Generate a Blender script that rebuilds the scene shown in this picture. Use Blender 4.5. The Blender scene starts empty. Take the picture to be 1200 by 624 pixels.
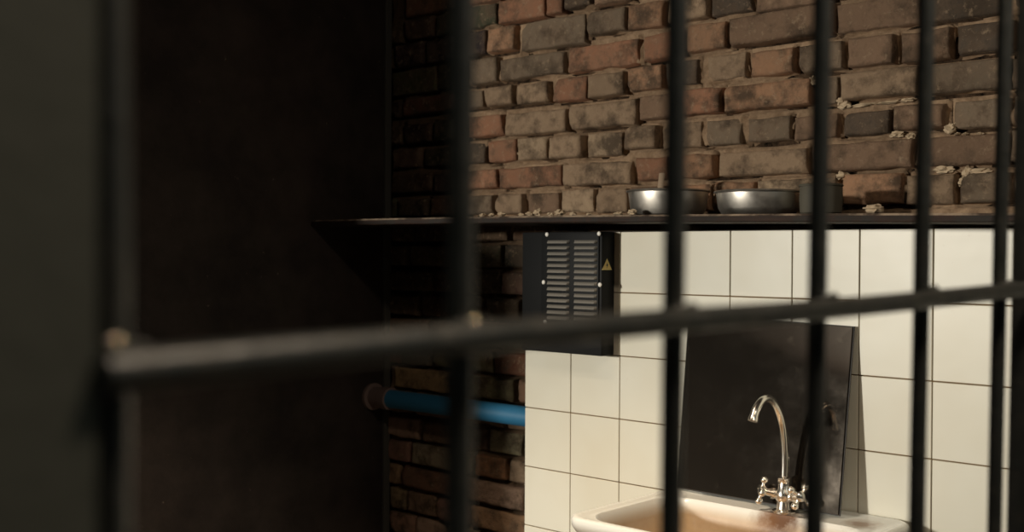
import bpy, bmesh, math, random
from mathutils import Vector, noise, Matrix
random.seed(7)
C = bpy.context.scene.collection

# ------------------------------------------------------------------ frame of reference
# World: X along the tiled wall (right = nearer), Y into that wall, Z up, floor at 0.
TH = 0.74477
CT, ST = math.cos(TH), math.sin(TH)
F = 1328.4; EYE = 1.4; PITCH = -0.00986; ROLL = 0.00598
def cam_axes():
    f = Vector((0, math.cos(PITCH), math.sin(PITCH))); r = Vector((1, 0, 0)); u = r.cross(f)
    r2 = r*math.cos(ROLL)+u*math.sin(ROLL); u2 = -r*math.sin(ROLL)+u*math.cos(ROLL)
    w = lambda v: Vector((v.x*CT-v.y*ST, v.x*ST+v.y*CT, v.z))
    return w(r2), w(u2), w(f)
R_, U_, F_ = cam_axes()
def on_wall(x, y, Y):
    """point of the plane at depth Y (parallel to the tiled wall) measured at photo position x, y"""
    d = R_*((x-600)/F)-U_*((y-312)/F)+F_
    s = Y/d.y
    return Vector((d.x*s, Y, EYE+d.z*s))

# ------------------------------------------------------------------ helpers
def obj(name, bm, mat, parent=None, smooth=True):
    me = bpy.data.meshes.new(name)
    bmesh.ops.recalc_face_normals(bm, faces=bm.faces)
    bm.to_mesh(me); bm.free()
    for m in (mat if isinstance(mat, (list, tuple)) else [mat]): me.materials.append(m)
    if smooth:
        me.polygons.foreach_set('use_smooth', [True]*len(me.polygons))
        try: me.set_sharp_from_angle(angle=math.radians(38))
        except Exception: pass
    o = bpy.data.objects.new(name, me); C.objects.link(o)
    if parent: o.parent = parent
    return o
def tag(o, label=None, cat=None, group=None, kind=None):
    for k, v in (('label', label), ('category', cat), ('group', group), ('kind', kind)):
        if v: o[k] = v
    return o
def thing(name, label, cat, loc=(0, 0, 0), group=None):
    o = bpy.data.objects.new(name, None); C.objects.link(o); o.location = loc; o.empty_display_size = .05
    return tag(o, label, cat, group)
def box(bm, lo, hi, bev=0, seg=2):
    r = bmesh.ops.create_cube(bm, size=1)
    vs = r['verts']
    for v in vs:
        v.co = Vector(((lo[i]+hi[i])/2+v.co[i]*(hi[i]-lo[i]) for i in range(3)))
    if bev:
        es = list({e for v in vs for e in v.link_edges})
        bmesh.ops.bevel(bm, geom=es, offset=bev, segments=seg, affect='EDGES', profile=.5)
def ring_loft(bm, rings, cap0=False, cap1=False, closed=True):
    vr = [[bm.verts.new(p) for p in r] for r in rings]
    n = len(vr[0])
    for a, b in zip(vr[:-1], vr[1:]):
        for i in range(n if closed else n-1):
            j = (i+1) % n
            bm.faces.new((a[i], a[j], b[j], b[i]))
    if cap0: bm.faces.new(vr[0])
    if cap1: bm.faces.new(vr[-1])
    return vr
def tube(bm, pts, rad, n=16, cap=True):
    pts = [Vector(p) for p in pts]
    rads = rad if isinstance(rad, (list, tuple)) else [rad]*len(pts)
    rings = []; up = None
    for i, p in enumerate(pts):
        t = (pts[min(i+1, len(pts)-1)]-pts[max(i-1, 0)]).normalized()
        if up is None:
            up = Vector((0, 0, 1)) if abs(t.z) < .9 else Vector((1, 0, 0))
        a = t.cross(up).normalized(); b = a.cross(t).normalized(); up = b
        rings.append([p+(a*math.cos(2*math.pi*k/n)+b*math.sin(2*math.pi*k/n))*rads[i] for k in range(n)])
    ring_loft(bm, rings, cap, cap)
def lathe(bm, prof, n=40, c=(0, 0, 0)):
    rings = [[Vector((c[0]+r*math.cos(2*math.pi*k/n), c[1]+r*math.sin(2*math.pi*k/n), c[2]+z)) for k in range(n)] for r, z in prof]
    ring_loft(bm, rings, True, True)
def ball(bm, c, r, seg=14):
    bmesh.ops.create_uvsphere(bm, u_segments=seg, v_segments=seg//2+2, radius=r, matrix=Matrix.Translation(c))
def smooth_path(pts, k=8):
    pts = [Vector(p) for p in pts]; out = []
    for i in range(len(pts)-1):
        p0 = pts[max(i-1, 0)]; p1 = pts[i]; p2 = pts[i+1]; p3 = pts[min(i+2, len(pts)-1)]
        for j in range(k):
            t = j/k
            out.append(.5*((2*p1)+(p2-p0)*t+(2*p0-5*p1+4*p2-p3)*t*t+(3*p1-p0-3*p2+p3)*t**3))
    out.append(pts[-1]); return out

# ------------------------------------------------------------------ materials
def mat(name, col=(.5, .5, .5), rough=.5, metal=0, spec=.5):
    m = bpy.data.materials.new(name); m.use_nodes = True
    b = m.node_tree.nodes['Principled BSDF']
    b.inputs['Base Color'].default_value = (*col, 1); b.inputs['Roughness'].default_value = rough
    b.inputs['Metallic'].default_value = metal; b.inputs['Specular IOR Level'].default_value = spec
    return m
def N(m, t, **kw):
    n = m.node_tree.nodes.new(t)
    for k, v in kw.items(): setattr(n, k, v)
    return n
def L(m, a, b): m.node_tree.links.new(a, b)
def bs(m): return m.node_tree.nodes['Principled BSDF']
def coords(m): return N(m, 'ShaderNodeTexCoord').outputs['Object']
def noisetex(m, scale, detail=4, rough=.6, vec=None):
    n = N(m, 'ShaderNodeTexNoise'); n.inputs['Scale'].default_value = scale; n.inputs['Detail'].default_value = detail
    n.inputs['Roughness'].default_value = rough
    L(m, vec if vec is not None else coords(m), n.inputs['Vector']); return n.outputs['Fac']
def ramp(m, fac, stops):
    r = N(m, 'ShaderNodeValToRGB'); e = r.color_ramp.elements
    while len(e) < len(stops): e.new(.5)
    for el, (p, c) in zip(e, stops):
        el.position = p; el.color = (*c, 1) if isinstance(c, tuple) else (c, c, c, 1)
    L(m, fac, r.inputs['Fac']); return r.outputs['Color']
def mixc(m, fac, a, b, mode='MIX'):
    n = N(m, 'ShaderNodeMix', data_type='RGBA', blend_type=mode)
    for s, v in ((n.inputs[0], fac), (n.inputs[6], a), (n.inputs[7], b)):
        if isinstance(v, (int, float)): s.default_value = v
        elif isinstance(v, tuple): s.default_value = (*v, 1)
        else: L(m, v, s)
    return n.outputs[2]
def bump(m, fac, strength, dist):
    b = N(m, 'ShaderNodeBump'); b.inputs['Strength'].default_value = strength; b.inputs['Distance'].default_value = dist
    L(m, fac, b.inputs['Height']); L(m, b.outputs['Normal'], bs(m).inputs['Normal'])

M = {}
# bricks: each brick carries its own clay colour, then soot and lime blotches
m = M['brick'] = mat('brick', rough=.9, spec=.15)
at = N(m, 'ShaderNodeVertexColor', layer_name='clay')
c1 = mixc(m, ramp(m, noisetex(m, 28, 6, .7), [(.38, 0.), (.66, 1.)]), at.outputs['Color'], (.22, .145, .095))
c1 = mixc(m, .55, at.outputs['Color'], c1)
c2 = mixc(m, ramp(m, noisetex(m, 14, 5, .65), [(.47, 0.), (.66, .8)]), c1, (.055, .040, .028))
c3 = mixc(m, ramp(m, noisetex(m, 60, 5, .7), [(.56, 0.), (.72, .6)]), c2, (.40, .29, .19))
L(m, c3, bs(m).inputs['Base Color']); bump(m, noisetex(m, 120, 8, .75), 1.0, .007)
m = M['mortar'] = mat('mortar', rough=.95, spec=.1)
at = N(m, 'ShaderNodeVertexColor', layer_name='clay')
c1 = mixc(m, ramp(m, noisetex(m, 45, 6, .7), [(.35, .0), (.7, .8)]), at.outputs['Color'], (.16, .10, .06))
L(m, c1, bs(m).inputs['Base Color']); bump(m, noisetex(m, 100, 8, .8), 1.0, .007)
# glazed tiles
m = M['tile'] = mat('glazed_tile', (.76, .71, .57), rough=.33, spec=.35)
c1 = mixc(m, ramp(m, noisetex(m, 3, 3), [(.35, 0.), (.7, 1.)]), (.80, .78, .675), (.74, .70, .575))
c1 = mixc(m, ramp(m, noisetex(m, 30, 6, .8), [(.64, 0.), (.8, .35)]), c1, (.42, .32, .2))
L(m, c1, bs(m).inputs['Base Color']); bump(m, noisetex(m, 9, 2), .06, .01)
m = M['grout'] = mat('grout', (.2, .135, .075), rough=.95, spec=.1)
m = M['black_paint'] = mat('black_iron_paint', (.030, .032, .029), rough=.42, spec=.5)
c1 = mixc(m, ramp(m, noisetex(m, 55, 5, .7), [(.5, 0.), (.75, .8)]), (.026, .028, .026), (.06, .055, .045))
L(m, c1, bs(m).inputs['Base Color']); bump(m, noisetex(m, 130, 4), .35, .002)
L(m, ramp(m, noisetex(m, 25, 4), [(.35, .34), (.7, .55)]), bs(m).inputs['Roughness'])
m = M['dark_wall'] = mat('dark_wall_paint', (.02, .015, .013), rough=.7, spec=.2)
c1 = mixc(m, ramp(m, noisetex(m, 5, 6, .65), [(.35, 0.), (.75, 1.)]), (.015, .0115, .0105), (.040, .031, .027))
c1 = mixc(m, ramp(m, noisetex(m, 60, 3, .5), [(.74, 0.), (.78, .5)]), c1, (.16, .13, .11))
L(m, c1, bs(m).inputs['Base Color']); bump(m, noisetex(m, 40, 5), .3, .004)
m = M['pier'] = mat('pier_paint', (.052, .055, .046), rough=.75, spec=.2); bump(m, noisetex(m, 60, 5), .3, .003)
m = M['concrete'] = mat('concrete', (.10, .09, .08), rough=.85, spec=.2)
L(m, mixc(m, noisetex(m, 6, 6), (.06, .052, .045), (.14, .12, .1)), bs(m).inputs['Base Color'])
m = M['wood'] = mat('old_wood', (.1, .05, .03), rough=.65, spec=.22)
mp = N(m, 'ShaderNodeMapping'); mp.inputs['Scale'].default_value = (3, 60, 60); L(m, coords(m), mp.inputs['Vector'])
c1 = mixc(m, ramp(m, noisetex(m, 2.2, 6, .7, mp.outputs[0]), [(.35, 0.), (.65, 1.)]), (.012, .0085, .007), (.040, .020, .013))
c1 = mixc(m, ramp(m, noisetex(m, 18, 5, .7), [(.48, 0.), (.62, .9)]), c1, (.02, .017, .014))
L(m, c1, bs(m).inputs['Base Color']); bump(m, noisetex(m, 2.2, 6, .7, mp.outputs[0]), .6, .003)
m = M['lit_edge'] = mat('lit_shelf_edge', (.3, .22, .15), rough=.9)  # paler colour standing in for light caught along the shelf's top edge
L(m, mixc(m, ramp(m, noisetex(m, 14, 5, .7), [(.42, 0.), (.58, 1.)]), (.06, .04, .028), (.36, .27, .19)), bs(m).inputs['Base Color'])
M['plaster'] = mat('plaster', (.46, .355, .24), rough=.95, spec=.1)
m = M['steel'] = mat('worn_steel', (.66, .62, .56), rough=.4, metal=1)
L(m, ramp(m, noisetex(m, 30, 5), [(.3, .34), (.7, .50)]), bs(m).inputs['Roughness'])
M['chrome'] = mat('chrome', (.86, .82, .75), rough=.24, metal=1)
M['cup'] = mat('dull_enamel', (.085, .077, .058), rough=.6, spec=.3)
M['bare_weld'] = mat('bare_weld', (.42, .35, .26), rough=.12, metal=1)
M['spoon'] = mat('pale_wood', (.30, .22, .15), rough=.7, spec=.2)
m = M['box_black'] = mat('powder_coat', (.009, .0095, .010), rough=.55, spec=.14)
M['louvre'] = mat('louvre_metal', (.24, .22, .19), rough=.45, metal=0, spec=.6)
M['screw'] = mat('zinc_screw', (.9, .87, .8), rough=.4, metal=0)
M['sticker'] = mat('sticker_yellow', (.72, .55, .2), rough=.6); M['ink'] = mat('sticker_ink', (.02, .02, .02), rough=.6)
m = M['blue_pipe'] = mat('blue_plastic', (.028, .16, .30), rough=.5, spec=.5)
M['fitting'] = mat('grey_fitting', (.15, .105, .095), rough=.7)
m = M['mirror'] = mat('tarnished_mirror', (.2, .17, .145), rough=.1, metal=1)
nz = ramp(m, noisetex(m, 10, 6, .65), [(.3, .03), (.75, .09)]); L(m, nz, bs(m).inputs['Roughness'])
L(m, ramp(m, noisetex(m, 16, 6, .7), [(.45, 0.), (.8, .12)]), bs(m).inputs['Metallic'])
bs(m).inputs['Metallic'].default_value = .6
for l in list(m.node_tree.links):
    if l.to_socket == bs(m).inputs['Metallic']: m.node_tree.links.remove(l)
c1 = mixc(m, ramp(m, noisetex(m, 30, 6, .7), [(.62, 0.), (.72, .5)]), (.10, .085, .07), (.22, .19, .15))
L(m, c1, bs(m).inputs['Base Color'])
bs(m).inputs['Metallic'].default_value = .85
M['board_edge'] = mat('board_edge', (.02, .017, .015), rough=.6)
# sink
m = M['ceramic'] = mat('stained_ceramic', (.8, .8, .76), rough=.22, spec=.5)
co = coords(m)
sep = N(m, 'ShaderNodeSeparateXYZ'); L(m, co, sep.inputs[0])
mr = N(m, 'ShaderNodeMapRange'); mr.inputs['From Min'].default_value = -.010; mr.inputs['From Max'].default_value = -.035
L(m, sep.outputs['Z'], mr.inputs['Value'])                      # tide-mark staining of the bowl
st = mixc(m, noisetex(m, 22, 6, .7), (.62, .47, .30), (.44, .29, .165))
c1 = mixc(m, mr.outputs[0], (.82, .82, .77), st)
def spot(m, c, r, col, base, amt=.85):
    v = N(m, 'ShaderNodeVectorMath', operation='DISTANCE'); L(m, co, v.inputs[0]); v.inputs[1].default_value = c
    a = N(m, 'ShaderNodeMath', operation='MULTIPLY_ADD'); L(m, noisetex(m, 40, 5, .7), a.inputs[0]); a.inputs[1].default_value = r*1.2
    L(m, v.outputs['Value'], a.inputs[2])
    q = N(m, 'ShaderNodeMapRange'); q.inputs['From Min'].default_value = r*1.9; q.inputs['From Max'].default_value = r*1.0
    q.inputs['To Max'].default_value = amt; L(m, a.outputs[0], q.inputs['Value'])
    return mixc(m, q.outputs[0], base, col)
c1 = spot(m, (.038, .098, -.006), .048, (.13, .055, .022), c1, .95)
c1 = spot(m, (.0, .085, -.02), .03, (.25, .12, .05), c1, .6)
c1 = spot(m, (.19, .14, -.004), .035, (.28, .15, .08), c1, .7)
L(m, c1, bs(m).inputs['Base Color'])

# ------------------------------------------------------------------ setting
XL = -2.59                                       # dark cell wall
YB = 2.262; YM = 2.277                           # brick faces, mortar bed
YT = 2.145                                       # tile faces
XT = -1.929; Z0 = 1.462; TS = .15
def struct(name, boxes, mt, parent=None, bev=0):
    bm = bmesh.new()
    for lo, hi in boxes: box(bm, lo, hi, bev)
    o = obj(name, bm, mt, parent, smooth=False)
    if not parent: o['kind'] = 'structure'
    return o
struct('floor', [((-6.2, -9.0, -.1), (1.6, 2.5, 0))], M['concrete'])
struct('ceiling', [((-6.2, -9.0, 3.1), (1.6, 2.5, 3.2))], M['dark_wall'])
# cell wall with unseen opening behind the pier, low part added to block lamplight
struct('wall_left', [((XL-.14, 1.17, 0), (XL, 2.262, 3.1)), ((XL-.14, .44, 0), (XL, 1.17, 1.545)),
                     ((XL-.14, -3.2, 2.45), (XL, 1.17, 3.1)), ((XL-.14, -9, 0), (XL, -3.2, 3.1))], M['dark_wall'])
struct('wall_front', [((-.47, -9.0, 0), (-.335, .1725, 3.1))], M['pier'])
struct('trim_1', [((XL-.002, 2.238, 0), (XL+.010, 2.262, 3.1))], mat('corner_mortar', (.045, .043, .038), .9), bev=.003)

# ---- brick wall, traced course by course: x0, x1, top, bottom (measured at the middle of the brick), clay
CL = dict(R=(.30, .148, .088), O=(.37, .208, .122), T=(.325, .228, .148), G=(.200, .150, .104), D=(.085, .066, .050), B=(.235, .150, .098), L=(.40, .29, .19))
courses = {
 'A': [(582, 636, -4, 24, 'R'), (638, 657, -9, 17, 'R'), (660, 690, -14, 9, 'D'), (693, 735, -24, 3, 'B'), (738, 790, -34, -6, 'B'), (794, 870, -45, -18, 'G')],
 'B': [(570, 601, 31, 60, 'O'), (608, 682, 21, 55, 'G'), (686, 731, 11, 39, 'G'), (734, 775, 3, 34, 'O'), (781, 826, -7, 24, 'T'), (830, 877, -14, 16, 'D'), (882, 968, -26, 8, 'B'), (973, 1040, -44, -10, 'D')],
 'C': [(548, 581, 68, 98, 'G'), (584, 658, 64, 90, 'G'), (663, 744, 50, 80, 'R'), (752, 799, 38, 69, 'R'), (803, 848, 27, 59, 'O'), (853, 972, 12, 47, 'B'), (977, 1075, -3, 33, 'B'), (1080, 1180, -18, 20, 'D'), (1186, 1260, -30, 10, 'D')],
 'D': [(540, 564, 106, 127, 'G'), (567, 600, 101, 124, 'T'), (604, 640, 97, 121, 'T'), (646, 685, 90, 118, 'R'), (687, 729, 85, 113, 'T'), (732, 773, 77, 106, 'O'), (778, 815, 71, 100, 'D'), (826, 871, 63, 93, 'T'), (878, 928, 58, 88, 'O'), (933, 984, 50, 83, 'G'), (992, 1045, 42, 77, 'B'), (1053, 1110, 35, 71, 'B'), (1119, 1184, 26, 61, 'D'), (1195, 1260, 15, 54, 'D')],
 'E': [(546, 586, 135, 160, 'R'), (591, 661, 130, 157, 'T'), (665, 743, 120, 149, 'T'), (747, 790, 110, 139, 'B'), (795, 843, 103, 134, 'R'), (848, 949, 96, 127, 'O'), (955, 978, 90, 122, 'G'), (983, 1075, 81, 114, 'T'), (1080, 1180, 71, 107, 'G'), (1185, 1260, 65, 102, 'D')],
 'F': [(532, 567, 168, 192, 'D'), (572, 604, 164, 190, 'R'), (605, 640, 161, 188, 'L'), (643, 681, 159, 186, 'T'), (686, 727, 155, 183, 'L'), (732, 768, 147, 175, 'T'), (774, 819, 143, 173, 'T'), (826, 867, 140, 170, 'G'), (874, 923, 137, 165, 'G'), (929, 979, 134, 163, 'B'), (988, 1041, 130, 158, 'D'), (1046, 1106, 122, 151, 'B'), (1115, 1180, 116, 149, 'G'), (1186, 1260, 108, 143, 'D')],
 'G': [(544, 582, 199, 222, 'R'), (585, 657, 195, 220, 'R'), (659, 739, 190, 217, 'T'), (745, 783, 184, 212, 'R'), (788, 835, 181, 209, 'O'), (841, 944, 176, 205, 'T'), (951, 1068, 166, 199, 'B'), (1074, 1178, 158, 194, 'B'), (1184, 1260, 150, 188, 'G')],
 'H': [(540, 577, 229, 252, 'G'), (580, 612, 227, 251, 'T'), (617, 653, 226, 250, 'B'), (656, 693, 222, 249, 'L'), (697, 734, 221, 249, 'T'), (739, 779, 218, 248, 'B'), (784, 832, 216, 247, 'O'), (837, 884, 213, 244, 'O'), (887, 980, 209, 242, 'L'), (986, 1055, 203, 240, 'O'), (1061, 1117, 204, 240, 'T'), (1125, 1184, 202, 238, 'G'), (1190, 1260, 197, 235, 'G')],
}
bricks = []           # X0, X1, Zlo, Zhi, colour
bands = []
for key, row in courses.items():
    b = []
    for x0, x1, yt, yb, c in row:
        xm = (x0+x1)/2
        X0 = on_wall(x0, 200, YB).x; X1 = on_wall(x1, 200, YB).x
        b.append([X0, X1, on_wall(xm, yb, YB).z, on_wall(xm, yt, YB).z, CL[c]])
    b.sort()
    bands.append((sum(q[2] for q in b)/len(b), sum(q[3] for q in b)/len(b)))
    # bricks continue towards the corner, its shade put into their clay colour
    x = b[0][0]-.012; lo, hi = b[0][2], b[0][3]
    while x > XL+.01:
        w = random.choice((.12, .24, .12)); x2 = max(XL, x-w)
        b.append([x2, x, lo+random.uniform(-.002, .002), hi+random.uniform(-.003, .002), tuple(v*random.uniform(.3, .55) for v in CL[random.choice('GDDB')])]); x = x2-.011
    x = max(q[1] for q in b)+.012
    while x < .7:
        w = random.choice((.12, .24)); b.append([x, x+w, b[-1][2], b[-1][3], CL[random.choice('GDB')]]); x += w+.012
    bricks += b
# courses above the picture and below the shelf
z = max(h for l, h in bands)+.010
while z < 3.05:
    x = XL+random.uniform(0, .1)
    while x < .7:
        w = random.choice((.12, .24)); bricks.append([x, x+w, z, z+.062, CL[random.choice('GDBBR')]]); x += w+.012
    z += .073
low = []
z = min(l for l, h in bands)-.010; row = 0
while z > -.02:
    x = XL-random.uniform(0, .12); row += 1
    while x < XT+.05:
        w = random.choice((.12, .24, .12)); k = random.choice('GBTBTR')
        sc = (.22 if z > 1.22 else .5 if z > 1.1 else 1.0)  # shade under the shelf, put into the brick colour by height
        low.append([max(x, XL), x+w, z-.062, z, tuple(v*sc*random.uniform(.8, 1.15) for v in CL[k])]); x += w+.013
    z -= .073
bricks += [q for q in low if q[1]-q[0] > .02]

def brick_geo(vs, fs, cs, X0, X1, z0, z1, col):
    w = X1-X0; h = z1-z0; pr = random.uniform(.006, .022); tiltx = random.uniform(-.012, .012); tz = random.uniform(-.07, .05)
    rot = random.uniform(-.012, .012)
    def lines(s, n):
        e = [0, .0015, .004, .009]
        mid = [.009+(s-.018)*k/n for k in range(1, n)]
        return e+mid+[s-v for v in reversed(e)]
    fine = z0 > .55 and z1 < 2.3
    us = lines(w, max(2, int(w/(.008 if fine else .04)))); ws = lines(h, 6 if fine else 2)
    base = len(vs); cx, cz = (X0+X1)/2, (z0+z1)/2
    seed = random.uniform(0, 100)
    chip = [(random.choice((0, w)), random.choice((0, h)), random.uniform(.008, .022)) for _ in range(random.choice((0, 1, 1, 2)))]
    jit = random.uniform(.82, 1.18); c = tuple(v*jit for v in col)+(1,)
    for b in ws:
        for a in us:
            d = min(a, w-a, b, h-b)
            prof = 0 if d <= 0 else min(1, (d/.006))**.3
            p = Vector((a*6+seed, b*6, seed)) 
            dx = noise.noise(Vector((a*22+seed, b*22, 1)))*.0032; dz = noise.noise(Vector((a*18+seed, b*18, 9)))*.0038
            y = pr*prof
            y += (noise.noise(Vector((a*35+seed, b*35, 4)))*.0035+noise.noise(Vector((a*120, b*120, seed)))*.0013)*prof
            for qx, qz, qr in chip:
                dd = math.hypot(a-qx, b-qz)
                if dd < qr: y -= (1-dd/qr)*.016
            y += (a-w/2)*tiltx+(b-h/2)*tz*.5
            vs.append((X0+a+dx-(b-h/2)*rot, YM-.001-y if prof > 0 else YM+.032, z0+b+dz+(a-w/2)*rot)); cs.append(c)
    n = len(us)
    for j in range(len(ws)-1):
        for i in range(n-1):
            q = base+j*n+i; fs.append((q, q+1, q+n+1, q+n))
vs, fs, cs, mi = [], [], [], []
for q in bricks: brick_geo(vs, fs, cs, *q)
mi = [0]*len(fs)
# mortar bed: rough, hollowed under the bricks and in the upright joints
rows = {}
for q in bricks: rows.setdefault(int(q[2]/.08), []).append(q)
def mortar_patch(xa, xb, za, zb, s, skip=None):
    nx = int((xb-xa)/s); nz = int((zb-za)/s); base = len(vs)
    for j in range(nz+1):
        Z = za+(zb-za)*j/nz
        near = [q for k in range(int(Z/.08)-2, int(Z/.08)+3) for q in rows.get(k, ())]
        near = [q for q in near if q[2]-.012 < Z < q[3]+.004]
        for i in range(nx+1):
            X = xa+(xb-xa)*i/nx
            y = noise.noise(Vector((X*38, Z*38, 0)))*.0045+noise.noise(Vector((X*110, Z*110, 3)))*.0022+noise.noise(Vector((X*9, Z*9, 7)))*.004+.002
            for q in near:
                if q[0]-.004 < X < q[1]+.012:
                    if q[1]-.002 < X and Z > q[2]-.002: y -= .030*max(0, .75+1.6*noise.noise(Vector((X*9, Z*14, 30))))   # open upright joint
                    elif Z < q[2]+.003 and Z > q[2]-.0082: y -= .028*max(0, .85+1.5*noise.noise(Vector((X*7, Z*30, 50))))  # gap under the brick
            br = .8+.5*(noise.noise(Vector((X*5, Z*9, 20)))+.3)
            dk = 1.0 if X > -2.27 or Z < 1.1 else .3  # corner shadow and shade below the shelf, put into the mortar colour
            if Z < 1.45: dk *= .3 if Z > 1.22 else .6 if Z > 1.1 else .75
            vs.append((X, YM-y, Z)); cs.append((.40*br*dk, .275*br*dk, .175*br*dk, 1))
    for j in range(nz):
        for i in range(nx):
            q = base+j*(nx+1)+i; fs.append((q, q+1, q+nx+2, q+nx+1)); mi.append(1)
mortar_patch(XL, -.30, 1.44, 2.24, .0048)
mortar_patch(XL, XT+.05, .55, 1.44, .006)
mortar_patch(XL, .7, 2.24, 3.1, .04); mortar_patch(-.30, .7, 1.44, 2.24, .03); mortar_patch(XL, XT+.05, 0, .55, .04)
me = bpy.data.meshes.new('wall_back'); me.from_pydata(vs, [], fs)
me.materials.append(M['brick']); me.materials.append(M['mortar'])
me.polygons.foreach_set('material_index', mi)
me.polygons.foreach_set('use_smooth', [True]*len(fs))
ca = me.color_attributes.new('clay', 'FLOAT_COLOR', 'POINT')
ca.data.foreach_set('color', [v for c in cs for v in c])
wall = bpy.data.objects.new('wall_back', me); C.objects.link(wall); wall['kind'] = 'structure'
struct('wall_core', [((XL-.14, 2.30, 0), (1.2, 2.42, 3.1))], M['mortar'], wall)
# pale mortar squeezed out between bricks
bm = bmesh.new()
def lump(bm, c, rx, ry, rz, seed=0):
    r = bmesh.ops.create_icosphere(bm, subdivisions=3, radius=1)
    for v in r['verts']:
        k = 1+.6*noise.noise(v.co*1.9+Vector((seed*3.1, seed, 0)))+.18*noise.noise(v.co*5+Vector((seed, 0, 3)))
        v.co = Vector((c[0]+v.co.x*rx*k, c[1]+v.co.y*ry*k, c[2]+v.co.z*rz*k))
for i, (x, y, w, h) in enumerate([(1113, 150, 8, 6), (1121, 157, 3, 2), (1131, 157, 3, 2), (1148, 157, 4, 2), (1133, 205, 7, 10), (1127, 214, 5, 7), (1105, 199, 12, 5), (1145, 201, 16, 4),
                                  (989, 123, 9, 5), (1010, 123, 17, 2.6), (1040, 120, 15, 2.2), (1063, 117, 10, 2.6), (984, 119, 5, 6), (952, 94, 5, 6), (1050, 157, 9, 4), (1066, 160, 6, 4), (985, 206, 8, 5), (608, 180, 4, 4)]):
    p = on_wall(x, y, YB+.004); p.y = YM-.004; lump(bm, p, w*.0016, .011, h*.0016, i)
obj('mortar_squeeze', bm, M['plaster'], wall)

# ---- tiled cladding
bm = bmesh.new(); box(bm, (XT+.001, YT+.004, 0), (1.2, YM+.02, 1.4545))
obj('grout_bed', bm, M['grout'], wall, smooth=False)
bm = bmesh.new(); random.seed(3)
for j in range(21):
    for i in range(10):
        x0 = XT+j*TS+(.0012 if j else 0); x1 = XT+(j+1)*TS-.0012
        z1 = min(1.4555, Z0-i*TS-.0012); z0 = max(0, Z0-(i+1)*TS+.0012)
        if z1-z0 < .02: continue
        dy = random.uniform(-.0006, .0006)
        box(bm, (x0, YT+dy, z0), (x1, YT+.012, z1), .0012, 2)
obj('tile_cladding', bm, M['tile'], wall, smooth=False)
# ledge of old render on top of the tiles
bm = bmesh.new(); box(bm, (XT, YT+.006, 1.4546), (1.2, YM+.02, 1.4578), .001)
obj('render_ledge', bm, M['dark_wall'], wall)

# ------------------------------------------------------------------ shelf
def shelf_top(X): return EYE+max(.0752, .0945-.0015*(X+2.45)-.0052*(X+2.45)**2)
YS = 1.97
bm = bmesh.new()
n = 90; xs = [XL+.001+(0.9-XL)*k/n for k in range(n+1)]; rings = []
for X in xs:
    zt = shelf_top(X); f = noise.noise(Vector((X*6, 0, 0)))*.0022; g = noise.noise(Vector((X*14, 5, 0)))*.0022
    rings.append([(X, YS+f, zt-.0160+g*.4), (X, YS-.0015+f, zt-.0140+g*.4), (X, YS-.001+f, zt-.004), (X, YS+.004+f, zt), (X, YB+.001, zt), (X, YB+.001, zt-.0160)])
ring_loft(bm, [[Vector(p) for p in r] for r in rings], True, True)
bm.faces.ensure_lookup_table()
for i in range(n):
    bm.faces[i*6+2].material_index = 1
sh = obj('wooden_shelf', bm, [M['wood'], M['lit_edge']]); tag(sh, 'long worn dark wooden shelf board running along the wall above the white tiles', 'shelf')

# crumbs of plaster on the shelf edge
def crumb(x, Y, rx, rz, label, i):
    X = on_wall(x, 250, Y).x; bm = bmesh.new(); lump(bm, (0, 0, 0), rx, rx*.8, rz, i)
    zmin = min(v.co.z for v in bm.verts)
    o = obj('plaster_crumb', bm, M['plaster']); o.location = (X, Y, shelf_top(X)-zmin-.0006)
    return tag(o, label, 'crumb', 'plaster crumbs along the front edge of the shelf')
cr = [(566, .009, .004), (576, .008, .004), (588, .010, .005), (611, .008, .004), (621, .010, .005), (630, .010, .008), (645, .008, .004), (656, .012, .007), (672, .009, .004), (690, .007, .003), (725, .011, .004), (741, .011, .006)]
for i, (x, rx, rz) in enumerate(cr):
    crumb(x, YS+.022, rx, rz, 'small pale plaster crumb on the shelf edge left of the first metal bowl', i)
o = crumb(1023, YS+.024, .0165, .0075, 'larger flat pale plaster chip lying on the shelf right of the grey cup', 20)

# ------------------------------------------------------------------ things on the shelf
def bowl(x, Y, R, h, name, label, grp=None):
    X = on_wall(x, 235, Y).x; t = thing(name, label, 'bowl', (X, Y, shelf_top(X)), grp)
    bm = bmesh.new(); k = R
    prof = [(0.001, .0015), (k*.76, .0015), (k*.83, .004), (k*.905, h*.30), (k*.94, h*.72), (k*.955, h-.004), (k*.955, h-.0015),
            (k*.945, h-.002), (k*.925, h*.71), (k*.885, h*.31), (k*.79, .007), (k*.2, .0045), (.001, .0045)]
    lathe(bm, prof, 56); obj('basin', bm, M['steel'], t)
    bm = bmesh.new(); tr = []
    nn = 56
    for a in range(nn):
        an = 2*math.pi*a/nn; c = Vector((math.cos(an), math.sin(an), 0))
        tr.append([c*(k*.965+.004*math.cos(q*math.pi/4))+Vector((0, 0, h-.002+.0028*math.sin(q*math.pi/4))) for q in range(8)])
    tr.append(tr[0])
    ring_loft(bm, tr); bmesh.ops.remove_doubles(bm, verts=bm.verts, dist=1e-6); obj('rim', bm, M['steel'], t)
    return t, X
b1, X1 = bowl(783, 2.105, .0935, .058, 'metal_bowl', 'round metal bowl with a pale stick standing in it, on the shelf', 'metal bowls on the shelf')
b2, X2 = bowl(889, 2.10, .0925, .0515, 'metal_bowl', 'shiny shallow metal bowl standing on the shelf beside the grey cup', 'metal bowls on the shelf')
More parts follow.
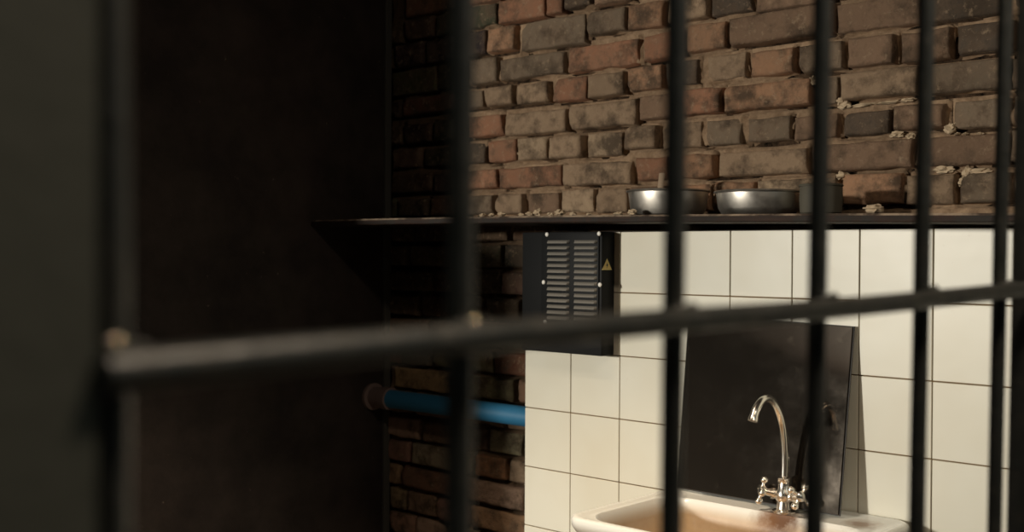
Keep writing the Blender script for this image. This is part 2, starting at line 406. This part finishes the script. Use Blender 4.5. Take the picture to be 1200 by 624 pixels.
# pale stick (handle) standing in the first bowl
p = on_wall(776, 203, 2.105)
bm = bmesh.new()
zb = shelf_top(X1)+.006
pts = [(p.x-.004, 2.10, zb), (p.x-.002, 2.10, (zb+p.z)/2), (p.x, 2.105, p.z)]
rings = []
for q, wd in zip(smooth_path(pts, 5), [.0075]*4+[.0082]*7):
    rings.append([q+Vector((wd*math.cos(a*math.pi/6), .0035*math.sin(a*math.pi/6), 0)) for a in range(12)])
ring_loft(bm, rings, True, True)
o = obj('wooden_stick', bm, M['spoon']); tag(o, 'pale flat utensil handle standing upright in the metal bowl on the shelf', 'utensil')
# cup
X3 = on_wall(962, 235, 2.10).x
t = thing('cup', 'squat dull grey cup on the shelf, half hidden behind a cell door bar', 'cup', (X3, 2.10, shelf_top(X3)))
bm = bmesh.new(); lathe(bm, [(.001, .001), (.036, .001), (.041, .006), (.0425, .03), (.042, .056), (.0405, .0605), (.038, .0605), (.0385, .03), (.036, .008), (.001, .006)], 40)
obj('cup_body', bm, M['cup'], t)
bm = bmesh.new(); lathe(bm, [(.0395, .0585), (.0435, .0585), (.044, .0605), (.0425, .063), (.0395, .063)], 40); obj('rim', bm, M['cup'], t)

# ------------------------------------------------------------------ electrical enclosure
BX0, BX1, BY, BZ0, BZ1 = -1.897, -1.645, 2.095, 1.163, 1.456
t = thing('electrical_box', 'black metal electrical enclosure with two columns of vent louvres, under the shelf', 'electrical box', ((BX0+BX1)/2, YT-.03, BZ0))
ox, oy, oz = t.location
def loc(bm):
    bmesh.ops.translate(bm, verts=bm.verts, vec=(-ox, -oy, -oz)); return bm
bm = bmesh.new(); box(bm, (BX0, BY, BZ0), (BX1, YT-.001, BZ1), .003); obj('enclosure', loc(bm), M['box_black'], t)
VX0, VX1 = -1.830, -1.652; VZ0, VZ1 = 1.222, 1.452
bm = bmesh.new(); box(bm, (VX0, BY-.004, VZ0), (VX1, BY+.001, VZ1), .001); obj('vent_plate', loc(bm), M['box_black'], t)
for ca_, cb_ in [(on_wall(a, 320, BY).x, on_wall(b, 320, BY).x) for a, b in ((643, 668.5), (674.5, 701))]:
    bm = bmesh.new()
    for k in range(14):
        zt = 1.436-k*.0142
        # each louvre: a pressed hood that slopes outward and down
        prof = [(0, 0), (-.003, -.0005), (-.009, -.0055), (-.0095, -.0075), (-.0065, -.0075), (0, -.004)]
        rings = []
        for xx, s in ((ca_, .15), (ca_+.004, .85), (ca_+.009, 1), (cb_-.009, 1), (cb_-.004, .85), (cb_, .15)):
            rings.append([Vector((xx, BY-.0035+a*s, zt+b)) for a, b in prof])
        ring_loft(bm, rings, True, True)
    obj('louvre_column', loc(bm), M['louvre'], t)
for x, y in ((637, 331), (703, 334), (639, 378), (670, 381), (702, 382), (641, 275), (702, 274)):
    q = on_wall(x, y, BY-.004); bm = bmesh.new()
    r = bmesh.ops.create_uvsphere(bm, u_segments=14, v_segments=8, radius=.0054)
    for v in r['verts']: v.co = Vector((v.co.x, v.co.y*.55, v.co.z))+Vector((q.x, BY-.004, q.z))
    obj('screw', loc(bm), M['screw'], t)
# warning sticker on the side face
bm = bmesh.new()
yc = (BY+YT)/2-.006; zc = 1.4-(309-298)/F*2.65; hw, hh = .019, .0125
def tri(bm, X, s, th):
    pts = [(yc-hw*s, zc-hh*s), (yc+hw*s, zc-hh*s), (yc, zc+hh*s*1.15)]
    ring_loft(bm, [[Vector((X, a, b)) for a, b in pts], [Vector((X+th, a, b)) for a, b in pts]], True, True)
tri(bm, BX1-.0002, 1, .0008); ws = obj('warning_sticker', loc(bm), M['sticker'], t, smooth=False); ws['label'] = 'yellow triangular warning sticker'
bm = bmesh.new()
z_ = [(yc+.0015, zc+.006), (yc-.0035, zc-.002), (yc-.0002, zc-.002), (yc-.002, zc-.0085), (yc+.004, zc+.0005), (yc+.0006, zc+.0005)]
ring_loft(bm, [[Vector((BX1+.0005, a, b)) for a, b in z_], [Vector((BX1+.0011, a, b)) for a, b in z_]], True, True)
mk = obj('lightning_mark', loc(bm), M['ink'], ws, smooth=False)

# ------------------------------------------------------------------ blue pipe
PY, PZ, PR = 2.198, .976, .0265
t = thing('water_pipe', 'bright blue plastic pipe running along the brick wall into the dark cell wall', 'pipe', (XL, PY, PZ))
bm = bmesh.new(); tube(bm, [(.075, 0, 0), (.3, 0, .001), (XT-XL+.02, 0, .002)], PR, 28); obj('pipe_run', bm, M['blue_pipe'], t)
bm = bmesh.new(); tube(bm, [(.002, 0, 0), (.012, 0, 0), (.013, 0, 0), (.055, 0, 0), (.056, 0, 0), (.085, 0, 0)], [.040, .040, .029, .029, .033, .033], 28)
fo = obj('fitting', bm, M['fitting'], t); fo['label'] = 'dull pinkish grey end fitting'

# ------------------------------------------------------------------ sink
SX, SY, SZ = -1.170, 1.925, .887
t = thing('wash_basin', 'white ceramic wash basin with rusty brown stains, fixed to the tiled wall', 'sink', (SX, SY, SZ))
def rrect(cx, cy, hx, hy, r, z, n=7):
    out = []
    for sx, sy, a0 in ((1, 1, 0), (-1, 1, 90), (-1, -1, 180), (1, -1, 270)):
        for k in range(n+1):
            a = math.radians(a0+90*k/n); out.append(Vector((cx+sx*(hx-r)+r*math.cos(a), cy+sy*(hy-r)+r*math.sin(a), z)))
    return out
bm = bmesh.new(); hx, hy = .265, .2185
rings = [rrect(0, .02, .12, .12, .06, -.20), rrect(0, .01, .19, .165, .07, -.15), rrect(0, 0, .245, .2, .06, -.06), rrect(0, 0, hx-.004, hy-.003, .045, -.026),
         rrect(0, 0, hx, hy, .045, -.018), rrect(0, 0, hx, hy, .045, -.006), rrect(0, 0, hx-.002, hy-.002, .044, -.002), rrect(0, 0, hx-.006, hy-.005, .042, 0),
         rrect(0, 0, hx-.014, hy-.012, .038, 0), rrect(0, 0, hx-.018, hy-.016, .036, -.0012), rrect(0, -.002, hx-.021, hy-.02, .035, -.0028),
         rrect(0, -.045, hx-.032, hy-.070, .06, -.0034), rrect(0, -.046, hx-.037, hy-.074, .06, -.009), rrect(0, -.047, hx-.045, hy-.08, .06, -.035),
         rrect(0, -.047, hx-.06, hy-.09, .065, -.09), rrect(0, -.045, hx-.09, hy-.115, .07, -.135), rrect(0, -.04, .09, .05, .04, -.155), rrect(0, -.04, .02, .02, .015, -.158)]
ring_loft(bm, rings, True, True); obj('basin', bm, M['ceramic'], t)
bm = bmesh.new(); lathe(bm, [(.001, 0), (.018, 0), (.024, .001), (.026, .003), (.022, .004), (.001, .003)], 24, (0, -.04, -.158)); obj('drain', bm, M['chrome'], t)
bm = bmesh.new(); ring_loft(bm, [rrect(0, .08, .10, .09, .05, -.881), rrect(0, .08, .075, .075, .05, -.6), rrect(0, .06, .085, .085, .05, -.25), rrect(0, .03, .115, .11, .05, -.205)], True, True)
obj('pedestal', bm, M['ceramic'], t)

# ------------------------------------------------------------------ faucet (stands on the basin's ledge)
FX, FY, FZ = -1.140, 2.050, SZ-.0030
t = thing('faucet', 'chrome gooseneck faucet with two cross handles, standing on the wash basin', 'faucet', (FX, FY, FZ))
bm = bmesh.new(); lathe(bm, [(.001, 0), (.024, 0), (.024, .004), (.016, .008), (.014, .022), (.017, .026), (.018, .040), (.014, .046), (.012, .060), (.0135, .062), (.0135, .070), (.009, .073), (.001, .073)], 28)
tube(bm, [(-.026, 0, .034), (0, 0, .034), (.026, 0, .034)], [.0095, .011, .0095], 18)
obj('faucet_body', bm, M['chrome'], t)
bm = bmesh.new(); path = smooth_path([(0, 0, .068), (0, .001, .110), (0, -.003, .150), (0, -.013, .186), (0, -.034, .217), (0, -.062, .235), (0, -.090, .234), (0, -.112, .219), (0, -.124, .197)], 7)
tube(bm, path, [.0078]*8+[.0075]*(len(path)-15)+[.0078, .0079, .008, .0085, .0095, .0095, .0095], 20); obj('spout', bm, M['chrome'], t)
for s in (-1, 1):
    ax = Vector((s*.75, -.50, .22)).normalized(); c0 = Vector((s*.022, 0, .034)); c1 = c0+ax*.026
    bm = bmesh.new(); tube(bm, [c0, c0+ax*.006, c0+ax*.007, c0+ax*.019, c0+ax*.020, c0+ax*.030, c0+ax*.033], [.011, .011, .0075, .0075, .0105, .0105, .006], 18)
    u = ax.cross(Vector((0, 1, .3))).normalized(); v = ax.cross(u).normalized()
    for k in range(4):
        a = math.pi/2*k+.45; d = u*math.cos(a)+v*math.sin(a)
        tube(bm, [c1, c1+d*.012, c1+d*.020], [.0045, .0036, .004], 10); ball(bm, c1+d*.0225, .0078)
    obj('cross_handle', bm, M['chrome'], t)

# ------------------------------------------------------------------ dark mirror leaning on the tiles
TL = Vector((-1.429, 2.138, 1.271)); TR = Vector((-1.0336, 2.138, 1.260)); BL = Vector((-1.418, 2.080, SZ+.0012)); BR = Vector((-1.0325, 2.080, SZ+.0012))
t = thing('leaning_mirror', 'dark tarnished mirror sheet leaning against the tiles behind the faucet', 'mirror', tuple((BL+BR)/2))
def sheet(bm, off, th, ins):
    c = (TL+TR+BL+BR)/4; nrm = (TR-BL).cross(TL-BR).normalized()
    if nrm.y > 0: nrm = -nrm
    cs_ = [p+(c-p).normalized()*ins for p in (BL, BR, TR, TL)]
    ring_loft(bm, [[p+nrm*off-(BL+BR)/2 for p in cs_], [p+nrm*(off+th)-(BL+BR)/2 for p in cs_]], True, True)
bm = bmesh.new(); sheet(bm, 0, .0035, 0); obj('backing_board', bm, M['board_edge'], t, smooth=False)
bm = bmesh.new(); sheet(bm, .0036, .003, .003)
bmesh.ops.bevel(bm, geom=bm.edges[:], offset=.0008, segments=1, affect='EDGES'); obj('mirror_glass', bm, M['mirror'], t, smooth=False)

# ------------------------------------------------------------------ cell door (near, out of focus)
GX, GY, GZ, SP = -.346, .1825, 1.363, .16
t = thing('cell_door', 'black iron barred cell door in the foreground with round upright bars and a crossbar', 'door', (GX-.0152*GZ, GY+.013*GZ, 0))
t.rotation_euler = (.013, .0152, 0)
def round_bar(p0, p1, r, n=18, wob=.0004, k=24):
    bm = bmesh.new(); p0 = Vector(p0); p1 = Vector(p1)
    tube(bm, [p0.lerp(p1, i/k)+Vector((noise.noise(Vector((i*.8, p0.y*9, 0))), noise.noise(Vector((i*.8, p0.y*9, 8))), 0))*wob for i in range(k+1)], r, n); return bm
for k in range(6):
    obj('bar', round_bar((0, k*SP, .09), (0, k*SP, 2.08), .006 if k else .0064), M['black_paint'], t)
bm = bmesh.new()
pts = [(.0125, Y, GZ+dz) for Y, dz in ((-.009, 0), (.06, .0005), (.16, .0008), (.3, 0), (.45, -.0012), (.6, -.0012), (.75, -.0004), (.872, 0))]
tube(bm, smooth_path(pts, 6), .0066, 18); obj('crossbar', bm, M['black_paint'], t)
for k in range(6):
    bm = bmesh.new()
    for i, (dx, dy, dz) in enumerate(((.0075, .0075, .0065), (.0075, -.0075, .0065), (.007, .0075, -.0065), (.007, -.0075, -.0065))):
        r_ = bmesh.ops.create_icosphere(bm, subdivisions=2, radius=1)
        for v in r_['verts']:
            q = 1+.25*noise.noise(v.co*2+Vector((k, i, 0))); v.co = Vector((dx+v.co.x*.0036*q, k*SP+dy*.8+v.co.y*.0042*q, GZ+dz*.8+v.co.z*.0034*q))
    obj('weld_bead', bm, M['black_paint'], t)
for k, dy, dz in ((0, -.005, .0105), (1, -.0045, .0085)):
    bm = bmesh.new(); ball(bm, (.012, k*SP+dy, GZ+dz-.002), .0034, 20)
    o = obj('weld_bead', bm, M['bare_weld'], t); o['label'] = 'bare shiny weld bead'
for z0, z1 in ((.05, .09), (2.08, 2.12)):
    bm = bmesh.new(); box(bm, (-.015, -.008, z0), (.015, .915, z1), .002); obj('frame_rail', bm, M['black_paint'], t)
bm = bmesh.new(); box(bm, (-.015, .871, .05), (.015, .915, 2.12), .002); obj('frame_post', bm, M['black_paint'], t)

# ------------------------------------------------------------------ light
def area(name, p, tgt, size, watts, col, shape='SQUARE', spread=math.pi):
    d = bpy.data.lights.new(name, 'AREA'); d.energy = watts; d.color = col; d.size = size; d.shape = shape; d.spread = spread
    o = bpy.data.objects.new(name, d); C.objects.link(o); o.location = p
    o.rotation_euler = (Vector(tgt)-Vector(p)).to_track_quat('-Z', 'Y').to_euler(); return o
area('neighbour_room_lamp', (-5.05, -8.0, 2.15), (-1.5, 2.1, 1.4), .6, 740, (1, .94, .82), 'DISK')
sp = bpy.data.lights.new('pendant_spot', 'SPOT'); sp.energy = 95; sp.color = (1, .80, .58); sp.spot_size = math.radians(84); sp.spot_blend = .5; sp.shadow_soft_size = .06
so = bpy.data.objects.new('pendant_spot', sp); C.objects.link(so); so.location = (-1.6, 1.15, 2.3)
area('corridor_lamp', (.15, .75, 2.5), (-.35, .35, 1.36), .20, 13.0, (1, .80, .60), 'DISK')
area('corridor_side_lamp', (1.35, 1.25, 2.2), (-.35, .5, 1.4), 1.0, 3, (.92, .95, .84))
area('corridor_end_lamp', (.15, -.9, 2.7), (-.36, .0, 2.0), .4, 3.2, (.92, .95, .82))
w = bpy.data.worlds.new('world'); bpy.context.scene.world = w; w.use_nodes = True
w.node_tree.nodes['Background'].inputs[0].default_value = (.9, 1, .92, 1); w.node_tree.nodes['Background'].inputs[1].default_value = .0025

# ------------------------------------------------------------------ camera
cd = bpy.data.cameras.new('camera'); cd.sensor_width = 36; cd.lens = F/1200*36; cd.clip_start = .02
cd.dof.use_dof = True; cd.dof.focus_distance = 2.33; cd.dof.aperture_fstop = 4.3
co_ = bpy.data.objects.new('camera', cd); C.objects.link(co_)
mw = Matrix((R_, U_, -F_)).transposed().to_4x4(); mw.translation = Vector((0, 0, EYE)); co_.matrix_world = mw
S = bpy.context.scene; S.camera = co_
S.view_settings.view_transform = 'Standard'; S.view_settings.look = 'None'; S.view_settings.gamma = 1; S.view_settings.use_curve_mapping = False
S.view_settings.exposure = 0
